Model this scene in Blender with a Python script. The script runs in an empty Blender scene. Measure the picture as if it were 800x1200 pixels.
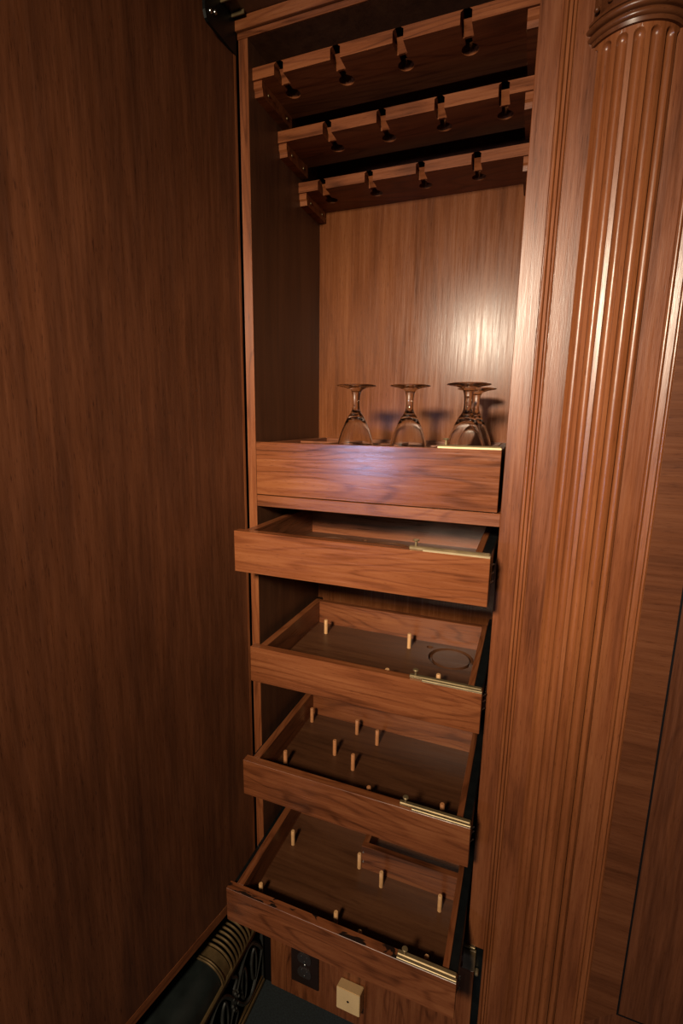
import bpy, bmesh, math, random
from mathutils import Vector, Matrix
random.seed(7)
SC = bpy.context.scene
COL = SC.collection
Z0 = 1.327                      # camera height above the floor; part heights below are relative to the camera

# ------------------------------------------------------------------ camera
def make_camera():
    yaw, pitch, roll = math.radians(21.09), math.radians(11.024), math.radians(0.78)
    F = Vector((-math.sin(yaw)*math.cos(pitch), math.cos(yaw)*math.cos(pitch), -math.sin(pitch)))
    R0 = Vector((math.cos(yaw), math.sin(yaw), 0)); U0 = R0.cross(F)
    R = math.cos(roll)*R0 + math.sin(roll)*U0
    U = -math.sin(roll)*R0 + math.cos(roll)*U0
    M = Matrix((R, U, -F)).transposed().to_4x4()
    M.translation = Vector((0, -0.8, Z0))
    cd = bpy.data.cameras.new('camera'); cd.lens = 17.0; cd.sensor_width = 36; cd.sensor_height = 36
    cd.sensor_fit = 'AUTO'; cd.clip_start = 0.02
    co = bpy.data.objects.new('camera', cd); co.matrix_world = M
    COL.objects.link(co); SC.camera = co
make_camera()

# ------------------------------------------------------------------ world, lights, exposure
w = bpy.data.worlds.new('world'); SC.world = w; w.use_nodes = True
bg = w.node_tree.nodes['Background']
bg.inputs[0].default_value = (1.0, 0.86, 0.72, 1); bg.inputs[1].default_value = 0.009

def lamp():
    # the room's reflector lamp behind the viewer: a hot centre and a wide spill
    for nm, en, cone, aim in (('room_lamp', 116, 41, (-0.20, 0.1, Z0-0.08)), ('room_lamp_spill', 128, 122, (-0.15, 0.1, Z0-0.66))):
        l = bpy.data.lights.new(nm, 'SPOT'); l.shadow_soft_size = 0.10
        l.energy = en; l.color = (1.0, 0.83, 0.62); l.spot_size = math.radians(cone); l.spot_blend = 1.0
        o = bpy.data.objects.new(nm, l); o.location = (-0.28, -1.55, Z0+0.445)
        d = Vector(aim) - o.location
        o.rotation_euler = d.to_track_quat('-Z', 'Y').to_euler(); COL.objects.link(o)
    # a daylit window on the far side of the room
    l = bpy.data.lights.new('window_daylight', 'AREA'); l.shape = 'RECTANGLE'; l.size = 0.26; l.size_y = 0.20
    l.energy = 11; l.color = (0.42, 0.55, 1.0)
    o = bpy.data.objects.new('window_daylight', l); o.location = (-1.187, -2.843, Z0-0.270)
    d = Vector((-0.3, 0.0, Z0-0.06)) - o.location
    o.rotation_euler = d.to_track_quat('-Z', 'Y').to_euler(); COL.objects.link(o)
lamp()
SC.view_settings.view_transform = 'Standard'; SC.view_settings.look = 'None'
SC.view_settings.gamma = 1; SC.view_settings.use_curve_mapping = False
SC.view_settings.exposure = 0.0

# ------------------------------------------------------------------ materials
def nodes(name):
    m = bpy.data.materials.new(name); m.use_nodes = True
    nt = m.node_tree; b = nt.nodes['Principled BSDF']
    return m, nt, b

def wood(name, axis, dark, mid, light, rough=0.30, figure=1.0, freq=1.0, along=1.6, bump=0.2, pore=.75, stain=False, coat=0.0, spec=.5):
    m, nt, b = nodes(name); N, L = nt.nodes, nt.links
    tc = N.new('ShaderNodeTexCoord'); oi = N.new('ShaderNodeObjectInfo')
    off = N.new('ShaderNodeVectorMath'); off.operation = 'SCALE'; off.inputs[0].default_value = (3.1, 5.7, 7.3)
    L.new(oi.outputs['Random'], off.inputs['Scale'])
    add = N.new('ShaderNodeVectorMath'); add.operation = 'ADD'
    L.new(tc.outputs['Object'], add.inputs[0]); L.new(off.outputs[0], add.inputs[1])
    def mapped(al, ac):
        mp = N.new('ShaderNodeMapping')
        s = [ac*freq]*3; s['xyz'.index(axis)] = al
        mp.inputs['Scale'].default_value = s
        L.new(add.outputs[0], mp.inputs['Vector']); return mp.outputs[0]
    def noise(v, detail, dist=0.0, rough_=0.55):
        n = N.new('ShaderNodeTexNoise'); n.inputs['Scale'].default_value = 1
        n.inputs['Detail'].default_value = detail; n.inputs['Distortion'].default_value = dist
        n.inputs['Roughness'].default_value = rough_
        L.new(v, n.inputs['Vector']); return n.outputs['Fac']
    def rng(f, a, b_, lo=0.0, hi=1.0):
        r = N.new('ShaderNodeMapRange'); L.new(f, r.inputs[0])
        r.inputs[1].default_value = a; r.inputs[2].default_value = b_
        r.inputs[3].default_value = lo; r.inputs[4].default_value = hi; return r.outputs[0]
    def mth(op, a, b_):
        n = N.new('ShaderNodeMath'); n.operation = op
        for i, q in enumerate((a, b_)):
            if hasattr(q, 'links'): L.new(q, n.inputs[i])
            else: n.inputs[i].default_value = q
        return n.outputs[0]
    big = noise(mapped(along, 11), 2, 0.5)
    rings = mth('SINE', mth('MULTIPLY', big, 75.0*figure), 0.0)
    fine = noise(mapped(9, 230), 4, 0.2, 0.65)
    pores = noise(mapped(55, 900), 2, 0.0)
    mid_ = noise(mapped(3.5, 55), 3, 0.3)
    lines = mth('POWER', mth('MAXIMUM', rings, 0.0), 2.2)
    f = mth('ADD', mth('MULTIPLY', rng(big, .25, .75), .28), mth('MULTIPLY', rng(fine, .28, .72), .26))
    f = mth('ADD', f, mth('MULTIPLY', rng(mid_, .3, .7), .30))
    f = mth('SUBTRACT', f, mth('MULTIPLY', lines, 0.20*min(1.0, figure)))
    f = mth('ADD', f, 0.13)
    cr = N.new('ShaderNodeValToRGB'); e = cr.color_ramp.elements
    e[0].position = 0.12; e[0].color = (*dark, 1); e[1].position = 0.85; e[1].color = (*light, 1)
    k = e.new(0.5); k.color = (*mid, 1)
    L.new(f, cr.inputs[0])
    mx = N.new('ShaderNodeMixRGB'); mx.blend_type = 'MULTIPLY'; mx.inputs[2].default_value = (.42, .36, .32, 1)
    L.new(rng(pores, .60, .74, 0, pore), mx.inputs[0]); L.new(cr.outputs[0], mx.inputs[1])
    colr = mx.outputs[0]
    if stain:
        ge = N.new('ShaderNodeNewGeometry'); sx = N.new('ShaderNodeSeparateXYZ'); L.new(ge.outputs['Normal'], sx.inputs[0])
        mp = N.new('ShaderNodeMapping'); mp.inputs['Scale'].default_value = (22, 60, 10); L.new(tc.outputs['Object'], mp.inputs[0])
        sn = noise(mp.outputs[0], 3, 0.6)
        sf = mth('MULTIPLY', rng(sn, .535, .565), rng(sx.outputs[2], .7, .9))
        m2 = N.new('ShaderNodeMixRGB'); L.new(sf, m2.inputs[0]); L.new(colr, m2.inputs[1]); m2.inputs[2].default_value = (.012, .006, .004, 1)
        colr = m2.outputs[0]
    L.new(colr, b.inputs['Base Color'])
    L.new(rng(fine, .3, .7, rough-.05, rough+.08), b.inputs['Roughness'])
    b.inputs['Specular IOR Level'].default_value = spec
    b.inputs['Coat Weight'].default_value = coat; b.inputs['Coat Roughness'].default_value = .22
    bp = N.new('ShaderNodeBump'); bp.inputs['Strength'].default_value = bump; bp.inputs['Distance'].default_value = 0.0006
    L.new(mth('SUBTRACT', fine, mth('MULTIPLY', pores, .6)), bp.inputs['Height']); L.new(bp.outputs[0], b.inputs['Normal'])
    return m

def plain(name, col, rough=.5, metal=0.0, var=0.0, vscale=60, bump=0.0, spec=.5):
    m, nt, b = nodes(name); N, L = nt.nodes, nt.links
    b.inputs['Specular IOR Level'].default_value = spec
    b.inputs['Roughness'].default_value = rough; b.inputs['Metallic'].default_value = metal
    tc = N.new('ShaderNodeTexCoord'); n = N.new('ShaderNodeTexNoise'); n.inputs['Scale'].default_value = vscale; n.inputs['Detail'].default_value = 5
    L.new(tc.outputs['Object'], n.inputs['Vector'])
    mr = N.new('ShaderNodeMapRange'); mr.inputs[1].default_value = .3; mr.inputs[2].default_value = .7
    mr.inputs[3].default_value = 1-var; mr.inputs[4].default_value = 1+var; L.new(n.outputs['Fac'], mr.inputs[0])
    mx = N.new('ShaderNodeVectorMath'); mx.operation = 'SCALE'; mx.inputs[0].default_value = col; L.new(mr.outputs[0], mx.inputs['Scale'])
    L.new(mx.outputs[0], b.inputs['Base Color'])
    if bump:
        bp = N.new('ShaderNodeBump'); bp.inputs['Strength'].default_value = bump; bp.inputs['Distance'].default_value = .002
        L.new(n.outputs['Fac'], bp.inputs['Height']); L.new(bp.outputs[0], b.inputs['Normal'])
    return m

WD = ((.050, .0135, .0046), (.160, .047, .0155), (.235, .080, .028))
WB = ((.072, .0215, .0068), (.138, .043, .0138), (.19, .066, .0235))
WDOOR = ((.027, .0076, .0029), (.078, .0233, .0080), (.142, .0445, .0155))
WCOL = ((.085, .023, .0068), (.178, .053, .016), (.25, .082, .0265))
WBAND = ((.045, .0135, .0048), (.096, .0300, .0108), (.138, .0470, .0175))
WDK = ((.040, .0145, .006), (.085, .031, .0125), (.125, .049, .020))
MAT = {
 'wx': wood('walnut_grain_x', 'x', *WD), 'wy': wood('walnut_grain_y', 'y', *WD), 'wz': wood('walnut_grain_z', 'z', *WD),
 'front': wood('walnut_drawer_front', 'x', *WD, rough=.20, bump=.12),
 'wxs': wood('walnut_stained', 'x', *WD, stain=True),
 'back': wood('walnut_back_panel', 'z', *WB, rough=.235, figure=.5, bump=.16, spec=.14),
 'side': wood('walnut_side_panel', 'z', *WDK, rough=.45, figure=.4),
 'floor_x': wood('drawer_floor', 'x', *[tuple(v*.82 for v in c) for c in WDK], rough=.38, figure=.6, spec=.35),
 'rack': wood('rack_walnut', 'x', *[tuple(v*1.15 for v in c) for c in WD], rough=.36, spec=.2),
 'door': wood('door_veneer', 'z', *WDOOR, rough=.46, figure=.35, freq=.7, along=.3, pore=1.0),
 'col': wood('pilaster_wood', 'z', *WCOL, rough=.3, figure=.4, bump=.3),
 'strip': wood('panelling_strip', 'z', *WD, rough=.32, figure=.4, bump=.22, spec=.42),
 'band': wood('cross_band_veneer', 'x', *WBAND, rough=.42, figure=.25, spec=.2),
 'panel': wood('panel_veneer', 'z', *WDOOR, rough=.4, figure=.6),
 'ring': wood('ring_dark_wood', 'x', (.035, .010, .0035), (.085, .026, .009), (.125, .041, .015), rough=.27, figure=.2, freq=.5, spec=.35),
 'peg_dark': plain('cherry_peg', (.42, .17, .065), .5, 0, .15, 90),
 'peg': plain('beech_peg', (.55, .30, .13), .5, 0, .15, 90),
 'brass': plain('brass', (.42, .32, .175), .50, .85, .15, 40),
 'brass_dull': plain('aged_brass', (.22, .155, .075), .48, .7, .25, 50),
 'hinge': plain('tarnished_brass', (.16, .10, .045), .5, .2, .35, 70),
 'socket': plain('brown_bakelite', (.026, .020, .018), .3, 0, .1, 30),
 'steel_black': plain('black_steel', (.012, .014, .014), .38, .6, .3, 60),
 'steel': plain('zinc_steel', (.55, .56, .55), .3, 1.0, .1, 50),
 'inlay': plain('black_inlay', (.006, .005, .005), .6, 0, spec=.1),
 'carpet': plain('teal_carpet', (.005, .009, .0105), .95, 0, .5, 260, .6),
 'cream': plain('cream_plastic', (.66, .45, .21), .5, 0, .06, 25),
 'plate': plain('dark_brown_plastic', (.016, .008, .006), .32, 0, .1, 30),
 'dark': plain('dark_void', (.004, .003, .003), .9, 0, spec=.05),  # near-black colour carrying the shade of gaps and hollows
 'iron': plain('dark_green_enamel', (.009, .012, .011), .42, .2, .4, 30, .1),
 'bronze': plain('antique_bronze', (.15, .095, .04), .42, .6, .35, 45),
 'iron_scroll': plain('cast_iron', (.045, .045, .040), .42, .35, .35, 60),
 'plaster': plain('dark_wall', (.05, .03, .02), .8, 0, .1),
}
def glass_mat():
    m, nt, b = nodes('clear_glass')
    b.inputs['Base Color'].default_value = (.97, .965, .95, 1); b.inputs['Roughness'].default_value = 0.0
    b.inputs['IOR'].default_value = 1.5; b.inputs['Transmission Weight'].default_value = 1.0
    return m
MAT['glass'] = glass_mat()

# ------------------------------------------------------------------ mesh helpers (heights relative to the camera)
class MB:
    def __init__(self): self.bm = bmesh.new()
    def box(self, x0, x1, y0, y1, z0, z1, bev=0.0):
        r = bmesh.ops.create_cube(self.bm, size=1)
        vs = r['verts']
        for v in vs:
            v.co = Vector(((x0+x1)/2 + v.co.x*(x1-x0), (y0+y1)/2 + v.co.y*(y1-y0), (z0+z1)/2 + v.co.z*(z1-z0)))
        if bev:
            es = list({e for v in vs for e in v.link_edges})
            bmesh.ops.bevel(self.bm, geom=es, offset=bev, segments=1, affect='EDGES', clamp_overlap=True)
        return self
    def prism(self, pts, d, plane='xy', flip=False):
        """pts: 3-D polygon; d: extrusion vector"""
        d = Vector(d)
        a = [self.bm.verts.new(p) for p in pts]; b = [self.bm.verts.new(Vector(p)+d) for p in pts]
        n = len(pts)
        fa = self.bm.faces.new(a[::-1]); fb = self.bm.faces.new(b)
        for i in range(n): self.bm.faces.new((a[i], a[(i+1) % n], b[(i+1) % n], b[i]))
        bmesh.ops.triangulate(self.bm, faces=[fa, fb], ngon_method='EAR_CLIP')
        return self
    def lathe(self, prof, seg=32, c=(0, 0, 0), closed=False):
        """prof: (r, z) list around z axis through c"""
        rings = []
        for r, z in prof:
            if r < 1e-6: rings.append([self.bm.verts.new((c[0], c[1], c[2]+z))])
            else: rings.append([self.bm.verts.new((c[0]+r*math.cos(2*math.pi*k/seg), c[1]+r*math.sin(2*math.pi*k/seg), c[2]+z)) for k in range(seg)])
        pairs = list(zip(rings, rings[1:])) + ([(rings[-1], rings[0])] if closed else [])
        for A, B in pairs:
            for k in range(seg):
                k2 = (k+1) % seg
                if len(A) == 1 and len(B) == 1: continue
                if len(A) == 1: self.bm.faces.new((A[0], B[k2], B[k]))
                elif len(B) == 1: self.bm.faces.new((A[k], A[k2], B[0]))
                else: self.bm.faces.new((A[k], A[k2], B[k2], B[k]))
        return self
    def tube(self, path, r, seg=8, closed=False, ry=None):
        P = [Vector(p) for p in path]; n = len(P); rings = []
        for i, p in enumerate(P):
            t = (P[(i+1) % n] - P[i-1]) if closed else (P[min(i+1, n-1)] - P[max(i-1, 0)])
            t.normalize()
            up = Vector((1, 0, 0)) if abs(t.x) < .9 else Vector((0, 0, 1))
            s = t.cross(up).normalized(); u = s.cross(t).normalized()
            rings.append([self.bm.verts.new(p + s*(r*math.cos(2*math.pi*k/seg)) + u*((ry or r)*math.sin(2*math.pi*k/seg))) for k in range(seg)])
        m = n if closed else n-1
        for i in range(m):
            A, B = rings[i], rings[(i+1) % n]
            for k in range(seg): self.bm.faces.new((A[k], A[(k+1) % seg], B[(k+1) % seg], B[k]))
        if not closed:
            self.bm.faces.new(rings[0][::-1]); self.bm.faces.new(rings[-1])
        return self
    def grid(self, fn, us, vs):
        V = [[self.bm.verts.new(fn(u, v)) for v in vs] for u in us]
        for i in range(len(us)-1):
            for j in range(len(vs)-1):
                self.bm.faces.new((V[i][j], V[i+1][j], V[i+1][j+1], V[i][j+1]))
        return self
    def build(self, name, mat, parent=None, smooth=False, local=False, sub=None):
        bmesh.ops.recalc_face_normals(self.bm, faces=self.bm.faces)
        if not local:
            bmesh.ops.translate(self.bm, verts=self.bm.verts, vec=(0, 0, Z0))
        me = bpy.data.meshes.new(name); self.bm.to_mesh(me); self.bm.free()
        me.materials.append(MAT[mat] if isinstance(mat, str) else mat)
        if smooth:
            for p in me.polygons: p.use_smooth = True
            me.set_sharp_from_angle(angle=math.radians(38))
        o = bpy.data.objects.new(name, me); COL.objects.link(o)
        if parent is not None:
            o.parent = parent
            if not local: o.matrix_parent_inverse = PINV.get(parent.name, Matrix())
        return o
PINV = {}
def tag(o, label=None, cat=None, group=None, kind=None):
    if label: o['label'] = label
    if cat: o['category'] = cat
    if group: o['group'] = group
    if kind: o['kind'] = kind
    return o
def empty(name, loc, label=None, cat=None, group=None, kind=None):
    o = bpy.data.objects.new(name, None); COL.objects.link(o); o.location = loc; o.empty_display_size = .05
    PINV[o.name] = Matrix.Translation(Vector(loc)).inverted()
    return tag(o, label, cat, group, kind)
def B(name, mat, parent, *a, bev=.0007):
    return MB().box(*a, bev=bev).build(name, mat, parent)

ZF, ZC = -1.327, 1.06                        # floor and ceiling
XL, XR, YB = -0.484, -0.036, 0.295            # inside of the cabinet

# ------------------------------------------------------------------ the setting
fl = B('floor', 'carpet', None, -1.2, 1.4, -2.2, .34, ZF-.05, ZF, bev=0)
tag(fl, 'dark teal carpet under the cabinet and heater', 'floor', kind='structure')
wl = B('wall_left', 'plaster', None, -.66, -.62, -.70, .34, ZF, ZC, bev=0)
tag(wl, 'dark wall behind the open door and heater', 'wall', kind='structure')

# room ceiling, and the boards closing the top above the cabinet
ce = B('ceiling', 'door', None, -1.2, 1.4, -2.2, .34, ZC, ZC+.04, bev=0)
tag(ce, 'dark wooden ceiling of the room', 'ceiling', kind='structure')
so = B('trim_1', 'side', None, -.62, XR, -.16, .32, .635, .66)
tag(so, 'dark wooden board closing the top above the cabinet', 'trim', kind='structure')
wb = B('wall_back', 'door', None, -.62, -.004, .0, .05, .66, ZC, bev=0)
tag(wb, 'dark wooden wall above the cabinet', 'wall', kind='structure')

# panelling to the right of the cabinet: core wall and the boards on it
wf = B('wall_front', 'inlay', None, -.004, 1.10, .006, .05, ZF, ZC, bev=0)
tag(wf, 'reddish panelled wall with mouldings and cross-banded panel beside the pilaster', 'wall', kind='structure')
B('board', 'strip', wf, .0115, .048, 0, .006, ZF, ZC, bev=.0004)
B('board', 'strip', wf, .118, .154, 0, .006, ZF, ZC, bev=.0004)
B('board', 'strip', wf, .048, .118, 0, .006, .640, ZC, bev=.0004)
def moulding(x0, x1):
    w_ = x1-x0
    prof = [(x0, .006), (x0, .0005), (x0+.0006, -.0022)]
    def bead(cx, r, y):
        return [(cx-r*math.cos(t), y-r*math.sin(t)) for t in [math.pi*k/6 for k in range(7)]]
    prof += bead(x0+.0032, .0022, -.0022) + [(x0+.0057, .0004), (x0+.0066, -.0016)]
    prof += [(x1-.0066, -.0030), (x1-.0057, .0004)] + bead(x1-.0032, .0022, -.0012) + [(x1-.0006, .0006), (x1, .0006), (x1, .006)]
    m = MB(); m.prism([(x, y, ZF) for x, y in prof], (0, 0, ZC-ZF))
    return m.build('moulding', 'col', wf)
moulding(-.0055, .0115); moulding(.154, .1745)
# banding with mitred corner, inlay line and panel
zb = -1.020
MB().prism([(.1745, 0, ZC), (.2215, 0, ZC), (.2215, 0, zb), (.1745, 0, zb-.047)], (0, .006, 0)).build('banding', 'band', wf)
MB().prism([(.1745, 0, zb-.047), (.2215, 0, zb), (1.05, 0, zb), (1.10, 0, zb-.047)], (0, .006, 0)).build('banding', 'panel', wf)
B('inlay_line', 'inlay', wf, .2215, .2245, -.0002, .006, zb-.003, ZC, bev=0)
B('inlay_line', 'inlay', wf, .2245, 1.05, -.0002, .006, zb-.003, zb, bev=0)
B('panel', 'panel', wf, .2245, 1.05, 0, .006, zb, ZC, bev=.0003)
B('skirting', 'panel', wf, .1745, 1.10, -.004, .006, ZF, zb-.047)

# open door on the left
def door():
    ux, uy = -.172/1.0, -.985/1.0
    nx, ny = .985, -.172                      # face towards the room
    hx, hy = -.5055, -.004
    Ld, th = .73, .022
    m = MB()
    def quad(a, b_, z0, z1, off=0.0, t=th):
        p = lambda s, o: (hx+ux*s+nx*o, hy+uy*s+ny*o)
        pts = [p(a, off), p(b_, off), p(b_, off-t), p(a, off-t)]
        return [(x, y, z0) for x, y in pts], (0, 0, z1-z0)
    pts, d = quad(0, Ld, -1.018, .632); m.prism(pts, d)
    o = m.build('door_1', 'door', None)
    tag(o, 'tall plain dark walnut door standing open beside the cabinet', 'door', kind='structure')
    m = MB(); pts, d = quad(0, Ld, -1.040, -1.018, .0006, th+.0012); m.prism(pts, d); m.build('edge_band', 'wy', o)
    m = MB(); pts, d = quad(-.0012, .004, -1.018, .632, .0004, th+.0008); m.prism(pts, d); m.build('edge_band', 'wz', o)
door()

# ------------------------------------------------------------------ pilaster
PCX, PCY, PR = .083, .0295, .0555
pil = empty('fluted_pilaster', (PCX, 0, 0), 'fluted half-round wooden pilaster with ringed neck on the panelled wall', 'pilaster')
AMAX = math.acos((PCY-.001)/PR)
def pilaster():
    ztop = .479; pitch = math.radians(19.4); hw = math.radians(6.7); zt = .4725; hl = .0075; dep = .0062
    angs = set()
    for k in range(-3, 4):
        c = k*pitch
        for j in range(-7, 8): angs.add(round(c + hw*math.sin(j/7*math.pi/2), 6))
        for s in (-1, 1): angs.add(round(c+s*pitch/2, 6))
    angs = sorted(a for a in angs if abs(a) < AMAX) ; angs = [-AMAX] + angs + [AMAX]
    zs = [ZF, ZF+.4, -.5, 0, .3, .42] + [zt-hl*1.1+hl*1.15*k/14 for k in range(15)] + [ztop]
    def fn(a, z):
        k = round(a/pitch); u = (a-k*pitch)/hw
        v = max(0.0, (z-(zt-hl))/hl)
        q = 1-u*u-v*v
        r = PR - (dep*math.sqrt(q) if q > 0 else 0)
        return (PCX+r*math.sin(a), PCY-r*math.cos(a), z)
    m = MB(); m.grid(fn, angs, zs); m.build('shaft', 'col', pil, smooth=True)
    def sweep(prof, name, mat, closed=True):
        # prof (dr, z) swept round the half column
        n = 40; m = MB(); rings = []
        for i in range(n+1):
            row = []
            for dr, z in prof:
                R = PR+dr; am = math.acos((PCY-.0005)/R); a = -am + 2*am*i/n
                row.append(m.bm.verts.new((PCX+R*math.sin(a), PCY-R*math.cos(a), z)))
            rings.append(row)
        k = len(prof)
        for i in range(n):
            for j in range(k-1 if not closed else k):
                m.bm.faces.new((rings[i][j], rings[i+1][j], rings[i+1][(j+1) % k], rings[i][(j+1) % k]))
        return m.build(name, mat, pil, smooth=True)
    def arc(zc, r, dr0, n=8): return [(dr0+r*math.cos(t), zc+r*math.sin(t)) for t in [(-.5+k/n)*math.pi for k in range(n+1)]]
    pr = [(-.012, .4760), (.0035, .4768), (.0042, .4800)] + arc(.4850, .0040, .0045) + [(.0045, .4900)] + arc(.4945, .0040, .0068) + [(.0062, .4995), (.0085, .5000), (.0085, .5030), (-.012, .5030)]
    sweep(pr, 'necking_ring', 'ring')
    # bell of the capital with upright leaves
    m = MB()
    def bell(a, t):
        z = .5025 + t*.155
        leaf = abs(math.cos(a*5.2)); r = PR + .001 + .010*t*t + .0045*(leaf**.7)*(1-.4*t) + .002*math.sin(a*31)*t
        return (PCX+r*math.sin(a), PCY-r*math.cos(a), z)
    am = math.acos(PCY/(PR+.012))
    m.grid(bell, [-am+2*am*k/90 for k in range(91)], [k/10 for k in range(11)]); m.build('capital', 'ring', pil, smooth=True)
    B('abacus', 'ring', pil, PCX-.072, PCX+.072, -.052, .0, .657, .685, bev=.003)
    for k in range(-3, 4):                     # small carved berries just over the ring
        a = k*math.radians(17.3); r = PR+.0075
        m = MB(); bmesh.ops.create_icosphere(m.bm, subdivisions=2, radius=.0036)
        bmesh.ops.translate(m.bm, verts=m.bm.verts, vec=(PCX+r*math.sin(a), PCY-r*math.cos(a), .5125))
        m.build('berry', 'ring', pil, smooth=True)
pilaster()

# ------------------------------------------------------------------ cabinet carcass
cab = empty('cabinet', (-.26, .14, 0), 'tall walnut cabinet with stemware racks above five pull-out drawers', 'cabinet')
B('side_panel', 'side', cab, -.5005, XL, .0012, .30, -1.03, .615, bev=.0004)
B('stile', 'wz', cab, -.5015, XL, 0, .0012, -1.0, .6155, bev=.0003)
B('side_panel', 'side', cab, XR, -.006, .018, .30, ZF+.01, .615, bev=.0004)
B('stile', 'strip', cab, XR, -.0056, 0, .018, -.995, .66)
B('back_panel', 'back', cab, XL, XR, YB, .305, -1.05, .615, bev=0)
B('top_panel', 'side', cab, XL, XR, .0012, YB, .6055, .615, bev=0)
B('top_rail', 'wx', cab, -.5025, XR, -.0015, .0012, .6055, .6145, bev=.0003)
B('cornice_strip', 'wx', cab, -.5065, XR, -.006, .02, .6155, .6345)
B('shelf', 'wx', cab, XL, XR, .0005, YB, -.1695, -.1480)
B('bottom_panel', 'side', cab, XL, XR, .002, YB, -1.045, -1.030)
B('base_panel', 'wz', cab, -.4715, -.0195, 0, .016, ZF, -1.060)
B('base_rail', 'wx', cab, -.4715, -.0195, -.003, .016, -1.060, -1.052)
B('void_strip', 'steel_black', cab, -.0195, -.0056, .004, .016, ZF, -.996, bev=0)  # black strip put in for the dark void beside the base panel
# near-black sheet standing in for the shaded gap between heater and base
B('gap_shade_sheet', 'dark', cab, -.5005, -.4716, .004, .016, ZF, -1.03, bev=0)

# bottom pivot hinge on the right
hg = B('hinge_plate', 'hinge', cab, -.0415, -.0185, -.0035, .002, -1.052, -1.0035, bev=.0008)
B('hinge_leaf', 'brass', hg, -.0410, -.0205, -.004, .002, -1.0005, -.9955, bev=.0008)
m = MB(); m.lathe([(0, -.0065), (.0034, -.0065), (.0034, .003), (.0026, .0045), (0, .005)], 16)
bmesh.ops.rotate(m.bm, verts=m.bm.verts, matrix=Matrix.Rotation(math.radians(90), 3, 'X'))
bmesh.ops.translate(m.bm, verts=m.bm.verts, vec=(-.0145, -.004, -1.0495)); m.build('pivot_pin', 'brass', hg, smooth=True)

# black slide bracket at the top left
m = MB(); m.prism([(-.508, -.086, .634), (-.508, -.086, .594), (-.508, -.0825, .5850), (-.508, -.078, .5826), (-.508, -.002, .5826), (-.508, -.002, .634)], (.0045, 0, 0))
br = m.build('slide_bracket', 'steel_black', cab)
for y, z in ((-.072, .600), (-.060, .606)):
    m = MB(); m.lathe([(0, .0022), (.0028, .0016), (.0032, 0), (0, 0)], 14)
    bmesh.ops.rotate(m.bm, verts=m.bm.verts, matrix=Matrix.Rotation(math.radians(90), 3, 'Y'))
    bmesh.ops.translate(m.bm, verts=m.bm.verts, vec=(-.5035, y, z)); m.build('screw', 'steel', br, smooth=True)
for y in (-.046, -.016):
    B('clip', 'brass_dull', br, -.5035, -.480, y, y+.0025, .6285, .6345, bev=.0004)

# ------------------------------------------------------------------ stemware racks
def rack(y0, y1, z0, z1, slots, label):
    hw, nw, hr = .0083, .0052, .0130
    pts = [(XL+.0003, y0)]
    for c in slots:
        yc = y0+.053; a0 = math.asin(nw/hr)
        pts += [(c-hw, y0), (c-hw, y0+.027), (c-nw, y0+.027), (c-nw, yc-hr*math.cos(a0))]
        n = 18
        for k in range(1, n):
            a = a0 + (2*math.pi-2*a0)*k/n
            pts.append((c-hr*math.sin(a), yc-hr*math.cos(a)))
        pts += [(c+nw, yc-hr*math.cos(a0)), (c+nw, y0+.027), (c+hw, y0+.027), (c+hw, y0)]
    pts += [(XR-.0003, y0), (XR-.0003, y1), (XL+.0003, y1)]
    m = MB(); m.prism([(x, y, z0) for x, y in pts], (0, 0, z1-z0))
    # soften the upper corners of the front fingers
    bm = m.bm; bm.edges.ensure_lookup_table()
    es = [e for e in bm.edges if abs(e.verts[0].co.z-e.verts[1].co.z) < 1e-6 and abs(e.verts[0].co.z-z1) < 1e-6
          and abs(e.verts[0].co.x-e.verts[1].co.x) < 1e-6 and min(v.co.y for v in e.verts) < y0+1e-5
          and max(v.co.y for v in e.verts) < y0+.03 and XL+.002 < e.verts[0].co.x < XR-.002]
    bmesh.ops.bevel(bm, geom=es, offset=.0028, segments=3, affect='EDGES', clamp_overlap=True)
    o = m.build('stemware_rack', 'rack', cab); o['label'] = label
    for c in slots:
        gx0, gx1 = c-hw+.0030, c+hw-.0002
        pr = [(y0+.0130, z1-.0035), (y0+.0165, z1-.0030), (y0+.0300, z0+.0004), (y0+.0262, z0+.0004)]
        MB().prism([(gx0, y, z) for y, z in pr], (gx1-gx0, 0, 0)).build('gate', 'rack', o)
    B('light_block_strip', 'wx', o, XL+.0005, XR-.0005, y1-.006, y1-.0005, z1-.0005, min(z1+.06, .605), bev=.0004)  # added unseen strip, blocks light so the gaps between racks stay dark
    for xa, xb in ((XL, XL+.016), (XR-.016, XR)):
        cy0, cy1 = y0+.004, y1-.004; zc = z0-.0215
        pr = [(cy0, z0), (cy0, z0-.010), (cy0+.003, z0-.013), (cy0+.004, zc), (cy1, zc), (cy1, z0)]
        m = MB(); m.prism([(xa, y, z) for y, z in pr], (xb-xa, 0, 0)); c_ = m.build('cleat', 'rack', o)
        s = 1 if xa == XL else -1
        xs = (xb if s > 0 else xa)
        for yy in (cy0+.022, cy1-.02):
            m = MB(); m.lathe([(0, .0012), (.002, .001), (.0024, 0), (0, 0)], 10)
            bmesh.ops.rotate(m.bm, verts=m.bm.verts, matrix=Matrix.Rotation(math.radians(90*s), 3, 'Y'))
            bmesh.ops.translate(m.bm, verts=m.bm.verts, vec=(xs, yy, z0-.0115)); m.build('screw', 'brass_dull', o, smooth=True)
rack(.013, .131, .552, .570, (-.4345, -.335, -.234, -.1345), 'topmost foremost slotted stemware rack')
rack(.100, .201, .4995, .5185, (-.385, -.2845, -.185, -.084), 'middle slotted stemware rack')
rack(.186, YB, .449, .4675, (-.4325, -.3335, -.233, -.132), 'lowest rearmost slotted stemware rack')

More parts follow.
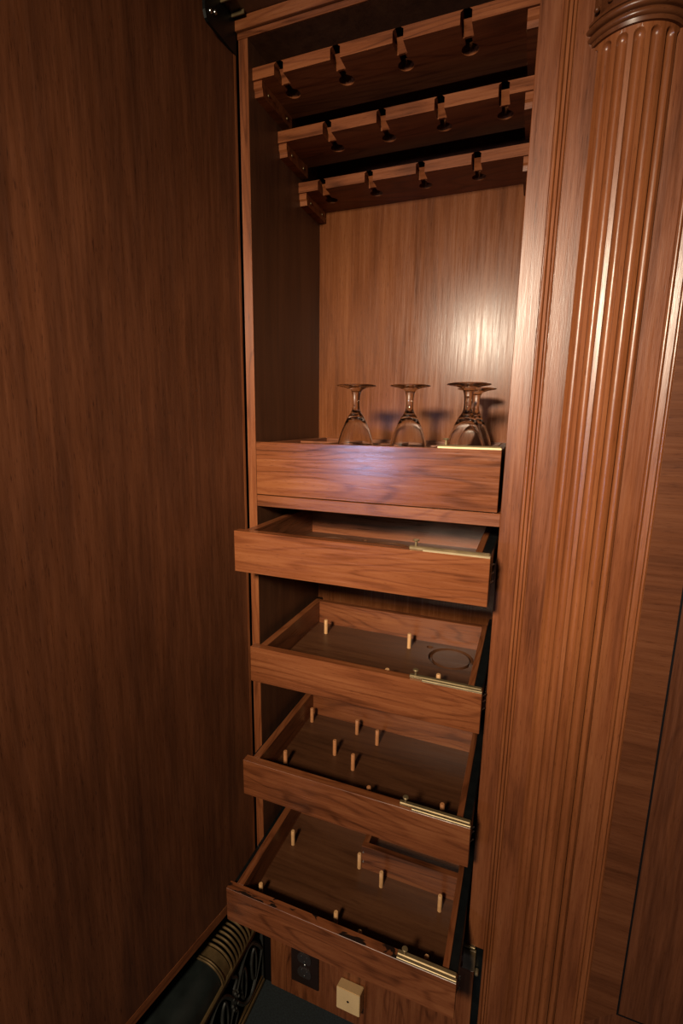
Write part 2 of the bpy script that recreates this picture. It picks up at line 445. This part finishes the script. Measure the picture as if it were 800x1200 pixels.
# ------------------------------------------------------------------ drawers
DXL, DXR, DT = -.470, -.0562, .0105
def tray_floor(yf, z, rings):
    x0, x1, y0, y1 = DXL+.008, DXR-.008, yf+.008, yf+.283
    m = MB(); bm = m.bm
    def loop(pts):
        vs = [bm.verts.new(p) for p in pts]
        return vs, [bm.edges.new((vs[i], vs[(i+1) % len(vs)])) for i in range(len(vs))]
    es = loop([(x0, y0, z), (x1, y0, z), (x1, y1, z), (x0, y1, z)])[1]
    holes = []
    for cx, cy, ro, ri in rings:
        n = 40
        vo, e1 = loop([(cx+ro*math.cos(2*math.pi*k/n), cy+ro*math.sin(2*math.pi*k/n), z) for k in range(n)])
        es += e1; holes.append((cx, cy, ro, ri, vo))
    bmesh.ops.triangle_fill(bm, edges=es, use_beauty=True)
    for cx, cy, ro, ri, vo in holes:
        n = len(vo); dz = z-.0080
        b1 = [bm.verts.new((v.co.x, v.co.y, dz)) for v in vo]
        for k in range(n): bm.faces.new((vo[k], vo[(k+1) % n], b1[(k+1) % n], b1[k]))
        if ri > 0:
            b2 = [bm.verts.new((cx+ri*math.cos(2*math.pi*k/n), cy+ri*math.sin(2*math.pi*k/n), dz)) for k in range(n)]
            b3 = [bm.verts.new((v.co.x, v.co.y, z-.0006)) for v in b2]
            for k in range(n):
                k2 = (k+1) % n
                bm.faces.new((b1[k], b1[k2], b2[k2], b2[k])); bm.faces.new((b2[k], b2[k2], b3[k2], b3[k]))
            bm.faces.new(b3)
        else: bm.faces.new(b1)
    # underside and rim
    lo = z-.0110
    a = [(x0, y0), (x1, y0), (x1, y1), (x0, y1)]
    vt = [bm.verts.new((x, y, z)) for x, y in a]; vb = [bm.verts.new((x, y, lo)) for x, y in a]
    bm.faces.new(vb[::-1])
    for k in range(4): bm.faces.new((vt[k], vt[(k+1) % 4], vb[(k+1) % 4], vb[k]))
    bmesh.ops.remove_doubles(bm, verts=bm.verts, dist=1e-6)
    return m
def drawer(yf, z0, z1, zfl, pegs, label, rings=(), latched=False, stain=False, peg_h=.036, pm='peg'):
    m = tray_floor(yf, zfl, rings)
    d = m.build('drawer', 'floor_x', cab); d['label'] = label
    fr = 'wxs' if stain else 'front'
    B('drawer_front', fr, d, -.4836, -.0415, yf, yf+.017, z0, z1, bev=.0006)
    ya, yb = yf+.017, yf+.290
    B('drawer_side', 'wy', d, DXL, DXL+.0145, ya, yb, z0+.008, z1-.0006, bev=.0005)
    B('drawer_side', 'wy', d, DXR-DT, DXR, ya, yb, z0+.008, z1-.0006, bev=.0008)
    B('drawer_back', 'wx', d, DXL+.0145, DXR-DT, yf+.275, yb-.0005, z0+.008, z1-.0010, bev=.0008)
    zm = z0+.028
    B('slide_rail', 'steel_black', d, XL+.0006, DXL, yf+.020, YB-.002, zm, zm+.034, bev=.002)
    B('slide_rail', 'steel_black', d, DXR, XR-.0050, yf+.0172, YB-.002, z1-.046, z1-.0012, bev=.0015)
    if yf < -.01:
        xr = DXR+.006
        for dy, zz in ((.021, zm+.031), (.028, zm+.016), (.024, zm+.003)):
            m = MB(); m.tube([(xr+.004, yf+dy, zz-.003), (xr+.009, yf+dy-.002, zz+.001), (xr+.013, yf+dy+.003, zz+.003)], .0011, 6)
            m.build('spring_clip', 'steel', d, smooth=True)
    # latch on the right of the front
    zt = z1-.0008
    xk = -.130 if latched else -.1550
    B('latch_bar', 'brass', d, -.1425, -.0415, yf+.0008, yf+.0062, zt, zt+.0042, bev=.0007)
    B('latch_bolt', 'brass_dull', d, (-.1425 if latched else -.1655), -.0425, yf+.0062, yf+.0150, zt, zt+.0058, bev=.0014)
    m = MB(); m.lathe([(0, 0), (.0022, 0), (.0020, .0085), (.0050, .0092), (.0053, .0105), (.0045, .0115), (0, .0119)], 16, (xk, yf+.0105, zt+.0052))
    m.build('latch_knob', 'brass_dull', d, smooth=True)
    for x, y in pegs:
        m = MB(); m.lathe([(0, -.001), (.0043, -.001), (.0043, peg_h-.001), (.0036, peg_h), (0, peg_h)], 14, (x, y, zfl))
        m.build('peg', pm, d, smooth=True)
    return d
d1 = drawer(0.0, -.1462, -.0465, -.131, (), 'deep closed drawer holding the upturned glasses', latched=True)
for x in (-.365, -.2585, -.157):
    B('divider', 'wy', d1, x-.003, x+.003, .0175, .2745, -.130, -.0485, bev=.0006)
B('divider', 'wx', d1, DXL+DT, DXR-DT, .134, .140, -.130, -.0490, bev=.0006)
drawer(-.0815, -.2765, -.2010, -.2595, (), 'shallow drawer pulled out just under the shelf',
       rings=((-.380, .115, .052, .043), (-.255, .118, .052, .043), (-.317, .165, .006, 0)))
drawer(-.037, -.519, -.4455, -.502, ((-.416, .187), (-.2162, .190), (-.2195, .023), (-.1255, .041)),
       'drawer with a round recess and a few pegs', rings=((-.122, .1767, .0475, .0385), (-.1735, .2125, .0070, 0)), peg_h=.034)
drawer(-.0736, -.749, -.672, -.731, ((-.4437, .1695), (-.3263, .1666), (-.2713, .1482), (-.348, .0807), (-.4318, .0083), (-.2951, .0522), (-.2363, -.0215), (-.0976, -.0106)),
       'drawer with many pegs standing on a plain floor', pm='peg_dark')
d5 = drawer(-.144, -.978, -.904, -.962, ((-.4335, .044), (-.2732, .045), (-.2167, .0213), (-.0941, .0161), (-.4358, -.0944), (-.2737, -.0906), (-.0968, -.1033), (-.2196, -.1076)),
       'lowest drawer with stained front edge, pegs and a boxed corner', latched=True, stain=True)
B('divider', 'wx', d5, -.269, DXR-DT, .0470, .0590, -.962, -.9055, bev=0)
B('divider', 'wy', d5, -.269, -.257, .0590, .1310, -.962, -.9055, bev=0)
for z in (-.921, -.945):
    m = MB(); m.lathe([(0, .0012), (.0018, .001), (.002, 0), (0, 0)], 10)
    bmesh.ops.rotate(m.bm, verts=m.bm.verts, matrix=Matrix.Rotation(math.radians(90), 3, 'X'))
    bmesh.ops.translate(m.bm, verts=m.bm.verts, vec=(-.2655, .0470, z)); m.build('screw', 'steel', d5, smooth=True)

# ------------------------------------------------------------------ wine glasses, upturned in the top drawer
def glass_proto():
    root = empty('wine_glass', (0, 0, 0), cat='wine glass', group='upturned glasses in the top drawer')
    H = .191                                      # rim at 0, foot on top
    m = MB(); m.lathe([(0, H), (.020, H), (.034, H-.0002), (.0364, H-.0012), (.0366, H-.0022), (.034, H-.0032), (.022, H-.0050), (.012, H-.0085), (.0092, H-.0120), (0, H-.0125)], 40)
    m.build('foot', 'glass', root, smooth=True, local=True)
    m = MB(); m.lathe([(0, H-.0115), (.0094, H-.0118), (.0074, H-.018), (.0066, H-.028), (.0064, H-.036), (.0072, H-.044), (.0102, H-.051), (.0128, H-.0545), (0, H-.0548)], 28)
    m.build('stem', 'glass', root, smooth=True, local=True)
    out = [(0, .1372), (.0128, .1368), (.0160, .131), (.0205, .122), (.0260, .109), (.0312, .093), (.0350, .076), (.0368, .058), (.0368, .040), (.0356, .020), (.0338, .0006), (.0333, 0)]
    inn = [(.0327, .0006), (.0344, .020), (.0356, .040), (.0356, .058), (.0338, .0755), (.0299, .092), (.0246, .1075), (.0188, .1195), (.0130, .1275), (.0060, .1315), (0, .1322)]
    m = MB(); m.lathe(out+inn, 40); m.build('bowl', 'glass', root, smooth=True, local=True)
    return root
gp = glass_proto()
def copy_glass(src):
    r = src.copy(); COL.objects.link(r)
    for ch in src.children:
        c = ch.copy(); COL.objects.link(c); c.parent = r
    return r
spots = [((-.3085, .068), 'upturned clear wine glass standing nearest the open door side of the drawer'),
         ((-.2120, .088), 'upturned clear wine glass in the middle of the drawer, standing alone'),
         ((-.1055, .064), 'upturned clear wine glass beside the latch knob, overlapping the one behind'),
         ((-.1060, .195), 'upturned clear wine glass behind the one beside the latch knob')]
for i, ((x, y), lab) in enumerate(spots):
    g = gp if i == 0 else copy_glass(gp)
    g.location = (x, y, Z0-.1309); g['label'] = lab

# ------------------------------------------------------------------ outlet and cream box on the base panel
ou = empty('electrical_outlet', (-.3815, 0, Z0-1.22), 'dark brown duplex electrical outlet on the base panel under the lowest drawer', 'outlet')
B('cover_plate', 'plate', ou, -.4160, -.3470, -.0045, .0005, -1.2775, -1.1630, bev=.0015)
for zc in (-1.2400, -1.2005):
    m = MB(); pts = []
    for k in range(28):
        a = 2*math.pi*k/28; pts.append((-.3815+.0172*math.cos(a), -.0040, zc+max(-.0125, min(.0125, .0172*math.sin(a)))))
    m.prism(pts, (0, -.0030, 0)); s = m.build('socket', 'socket', ou)
    for dx in (-.0065, .0065):
        B('contact', 'steel', ou, -.3815+dx-.0011, -.3815+dx+.0011, -.0074, -.0060, zc-.001, zc+.0075, bev=0)
    m = MB(); m.lathe([(0, 0), (.0023, 0), (.0023, .0008), (0, .0008)], 12)
    bmesh.ops.rotate(m.bm, verts=m.bm.verts, matrix=Matrix.Rotation(math.radians(90), 3, 'X'))
    bmesh.ops.translate(m.bm, verts=m.bm.verts, vec=(-.3815, -.0068, zc-.0075)); m.build('contact', 'steel', ou)
m = MB(); m.lathe([(0, .001), (.0024, .0006), (.0028, 0), (0, 0)], 12)
bmesh.ops.rotate(m.bm, verts=m.bm.verts, matrix=Matrix.Rotation(math.radians(90), 3, 'X'))
bmesh.ops.translate(m.bm, verts=m.bm.verts, vec=(-.3815, -.0045, -1.2203)); m.build('screw', 'steel', ou)

jb = empty('junction_box', (-.267, 0, Z0-1.24), 'small cream plastic surface box on the base panel beside the outlet', 'junction box')
m = MB(); m.prism([(-.2935, -.0002, -1.2115), (-.2935, -.030, -1.1965), (-.2935, -.030, -1.2545), (-.2935, -.0002, -1.2695)], (.0525, 0, 0))
bmesh.ops.bevel(m.bm, geom=[e for e in m.bm.edges if len(e.link_faces) == 2 and e.calc_face_angle(0) > .5], offset=.0012, segments=2, affect='EDGES')
m.build('housing', 'cream', jb)
m = MB(); m.lathe([(0, 0), (.0026, 0), (.0026, .0006), (0, .0006)], 12)
bmesh.ops.rotate(m.bm, verts=m.bm.verts, matrix=Matrix.Rotation(math.radians(90), 3, 'X'))
bmesh.ops.translate(m.bm, verts=m.bm.verts, vec=(-.2672, -.0300, -1.2255)); m.build('screw_hole', 'dark', jb)

# ------------------------------------------------------------------ baseboard heater along the left wall
ht = empty('baseboard_heater', (-.55, -.45, 0), 'ornate dark cast-iron baseboard heater with ribbed bronze top under the open door', 'heater')
HX = -.490
def arcpt(t, off=0.0):                       # cross-section of the rounded top, t 0 at the face, 1 at the wall
    if t < .6:
        a = t/.6*math.pi/2; return (HX-.045+(.045+off)*math.cos(a), -1.1300+(.041+off)*math.sin(a))
    return (HX-.045-(t-.6)/.4*.083, -1.089+off)
def shell(y0, y1, off, name, mat):
    m = MB(); ts = [k/24 for k in range(25)]
    pts = [arcpt(t, off) for t in ts] + [arcpt(t, off-.004) for t in reversed(ts)]
    m.prism([(x, y0, z) for x, z in pts], (0, y1-y0, 0)); return m.build(name, mat, ht, smooth=True)
shell(-.70, -.1575, -.002, 'cover', 'iron')
shell(-.1310, .0, -.008, 'inner_liner', 'dark')
shell(-.1510, -.1300, -.002, 'collar', 'bronze')
shell(-.0520, .0, -.002, 'collar', 'bronze')
for y0 in (-.1585, -.1540): 
    m = MB(); m.tube([(arcpt(k/24)[0], y0, arcpt(k/24)[1]) for k in range(20)], .0021, 8); m.build('bead', 'bronze', ht, smooth=True)
for k in range(8):
    y = -.1265+k*.0098
    m = MB(); m.tube([(arcpt(t/20)[0], y, arcpt(t/20)[1]) for t in range(0, 17)], .0026, 8); m.build('louvre_rib', 'bronze', ht, smooth=True)
B('rail', 'bronze', ht, HX-.008, HX+.003, -.70, .0, -1.1360, -1.1265, bev=.0025)
B('rail', 'bronze', ht, HX-.008, HX+.0005, -.70, .0, -1.1485, -1.1400, bev=.0025)
B('rail', 'bronze', ht, HX-.008, HX+.003, -.70, .0, -1.3270, -1.3130, bev=.003)
B('rail', 'bronze', ht, HX-.008, HX+.0005, -.70, .0, -1.3090, -1.3010, bev=.0025)
B('end_post', 'iron_scroll', ht, HX-.008, HX+.001, -.008, .0, -1.3270, -1.1300, bev=.002)
B('liner', 'dark', ht, HX-.030, HX-.020, -.70, .0, -1.3270, -1.1300, bev=0)
B('rear_plate', 'dark', ht, HX-.128, HX-.120, -.70, .0, -1.3270, -1.092, bev=0)
zm, A, P = -1.2245, .070, .112
n = 6
for k in range(n):
    yc = -.062-k*P
    for s in (-1, 1):                        # crossing leaf-shaped scrolls
        pts = []
        for i in range(21):
            t = i/20; pts.append((HX-.003, yc-P/2+P*t, zm+s*A*math.sin(math.pi*t)))
        m = MB(); m.tube(pts, .0046, 7); m.build('scroll', 'iron_scroll', ht, smooth=True)
    for dy in (-.021, .021):                 # two upright leaves
        m = MB(); m.tube([(HX-.003, yc+dy+.0095*math.cos(a), zm+.040*math.sin(a)) for a in [2*math.pi*q/20 for q in range(20)]], .0042, 7, closed=True)
        m.build('leaf_ring', 'iron_scroll', ht, smooth=True)
    yr = yc-P/2                              # rosette where the scrolls cross
    m = MB()
    bmesh.ops.create_icosphere(m.bm, subdivisions=2, radius=1)
    for v in m.bm.verts: v.co = Vector((HX-.004+v.co.x*.005, yr+v.co.y*.0165, zm+v.co.z*.030))
    m.build('rosette', 'iron_scroll', ht, smooth=True)
    for q in range(8):
        a = 2*math.pi*q/8; m = MB(); bmesh.ops.create_icosphere(m.bm, subdivisions=1, radius=.0036)
        bmesh.ops.translate(m.bm, verts=m.bm.verts, vec=(HX+.0003, yr+.0105*math.cos(a), zm+.020*math.sin(a))); m.build('petal', 'iron_scroll', ht, smooth=True)
    for s in (-1, 1):
        m = MB(); m.tube([(HX-.003, yr+.012*math.sin(u*4.4)*(1-.4*u), zm+s*(.030+.045*u)) for u in [q/12 for q in range(13)]], .0032, 7); m.build('scroll', 'iron_scroll', ht, smooth=True)
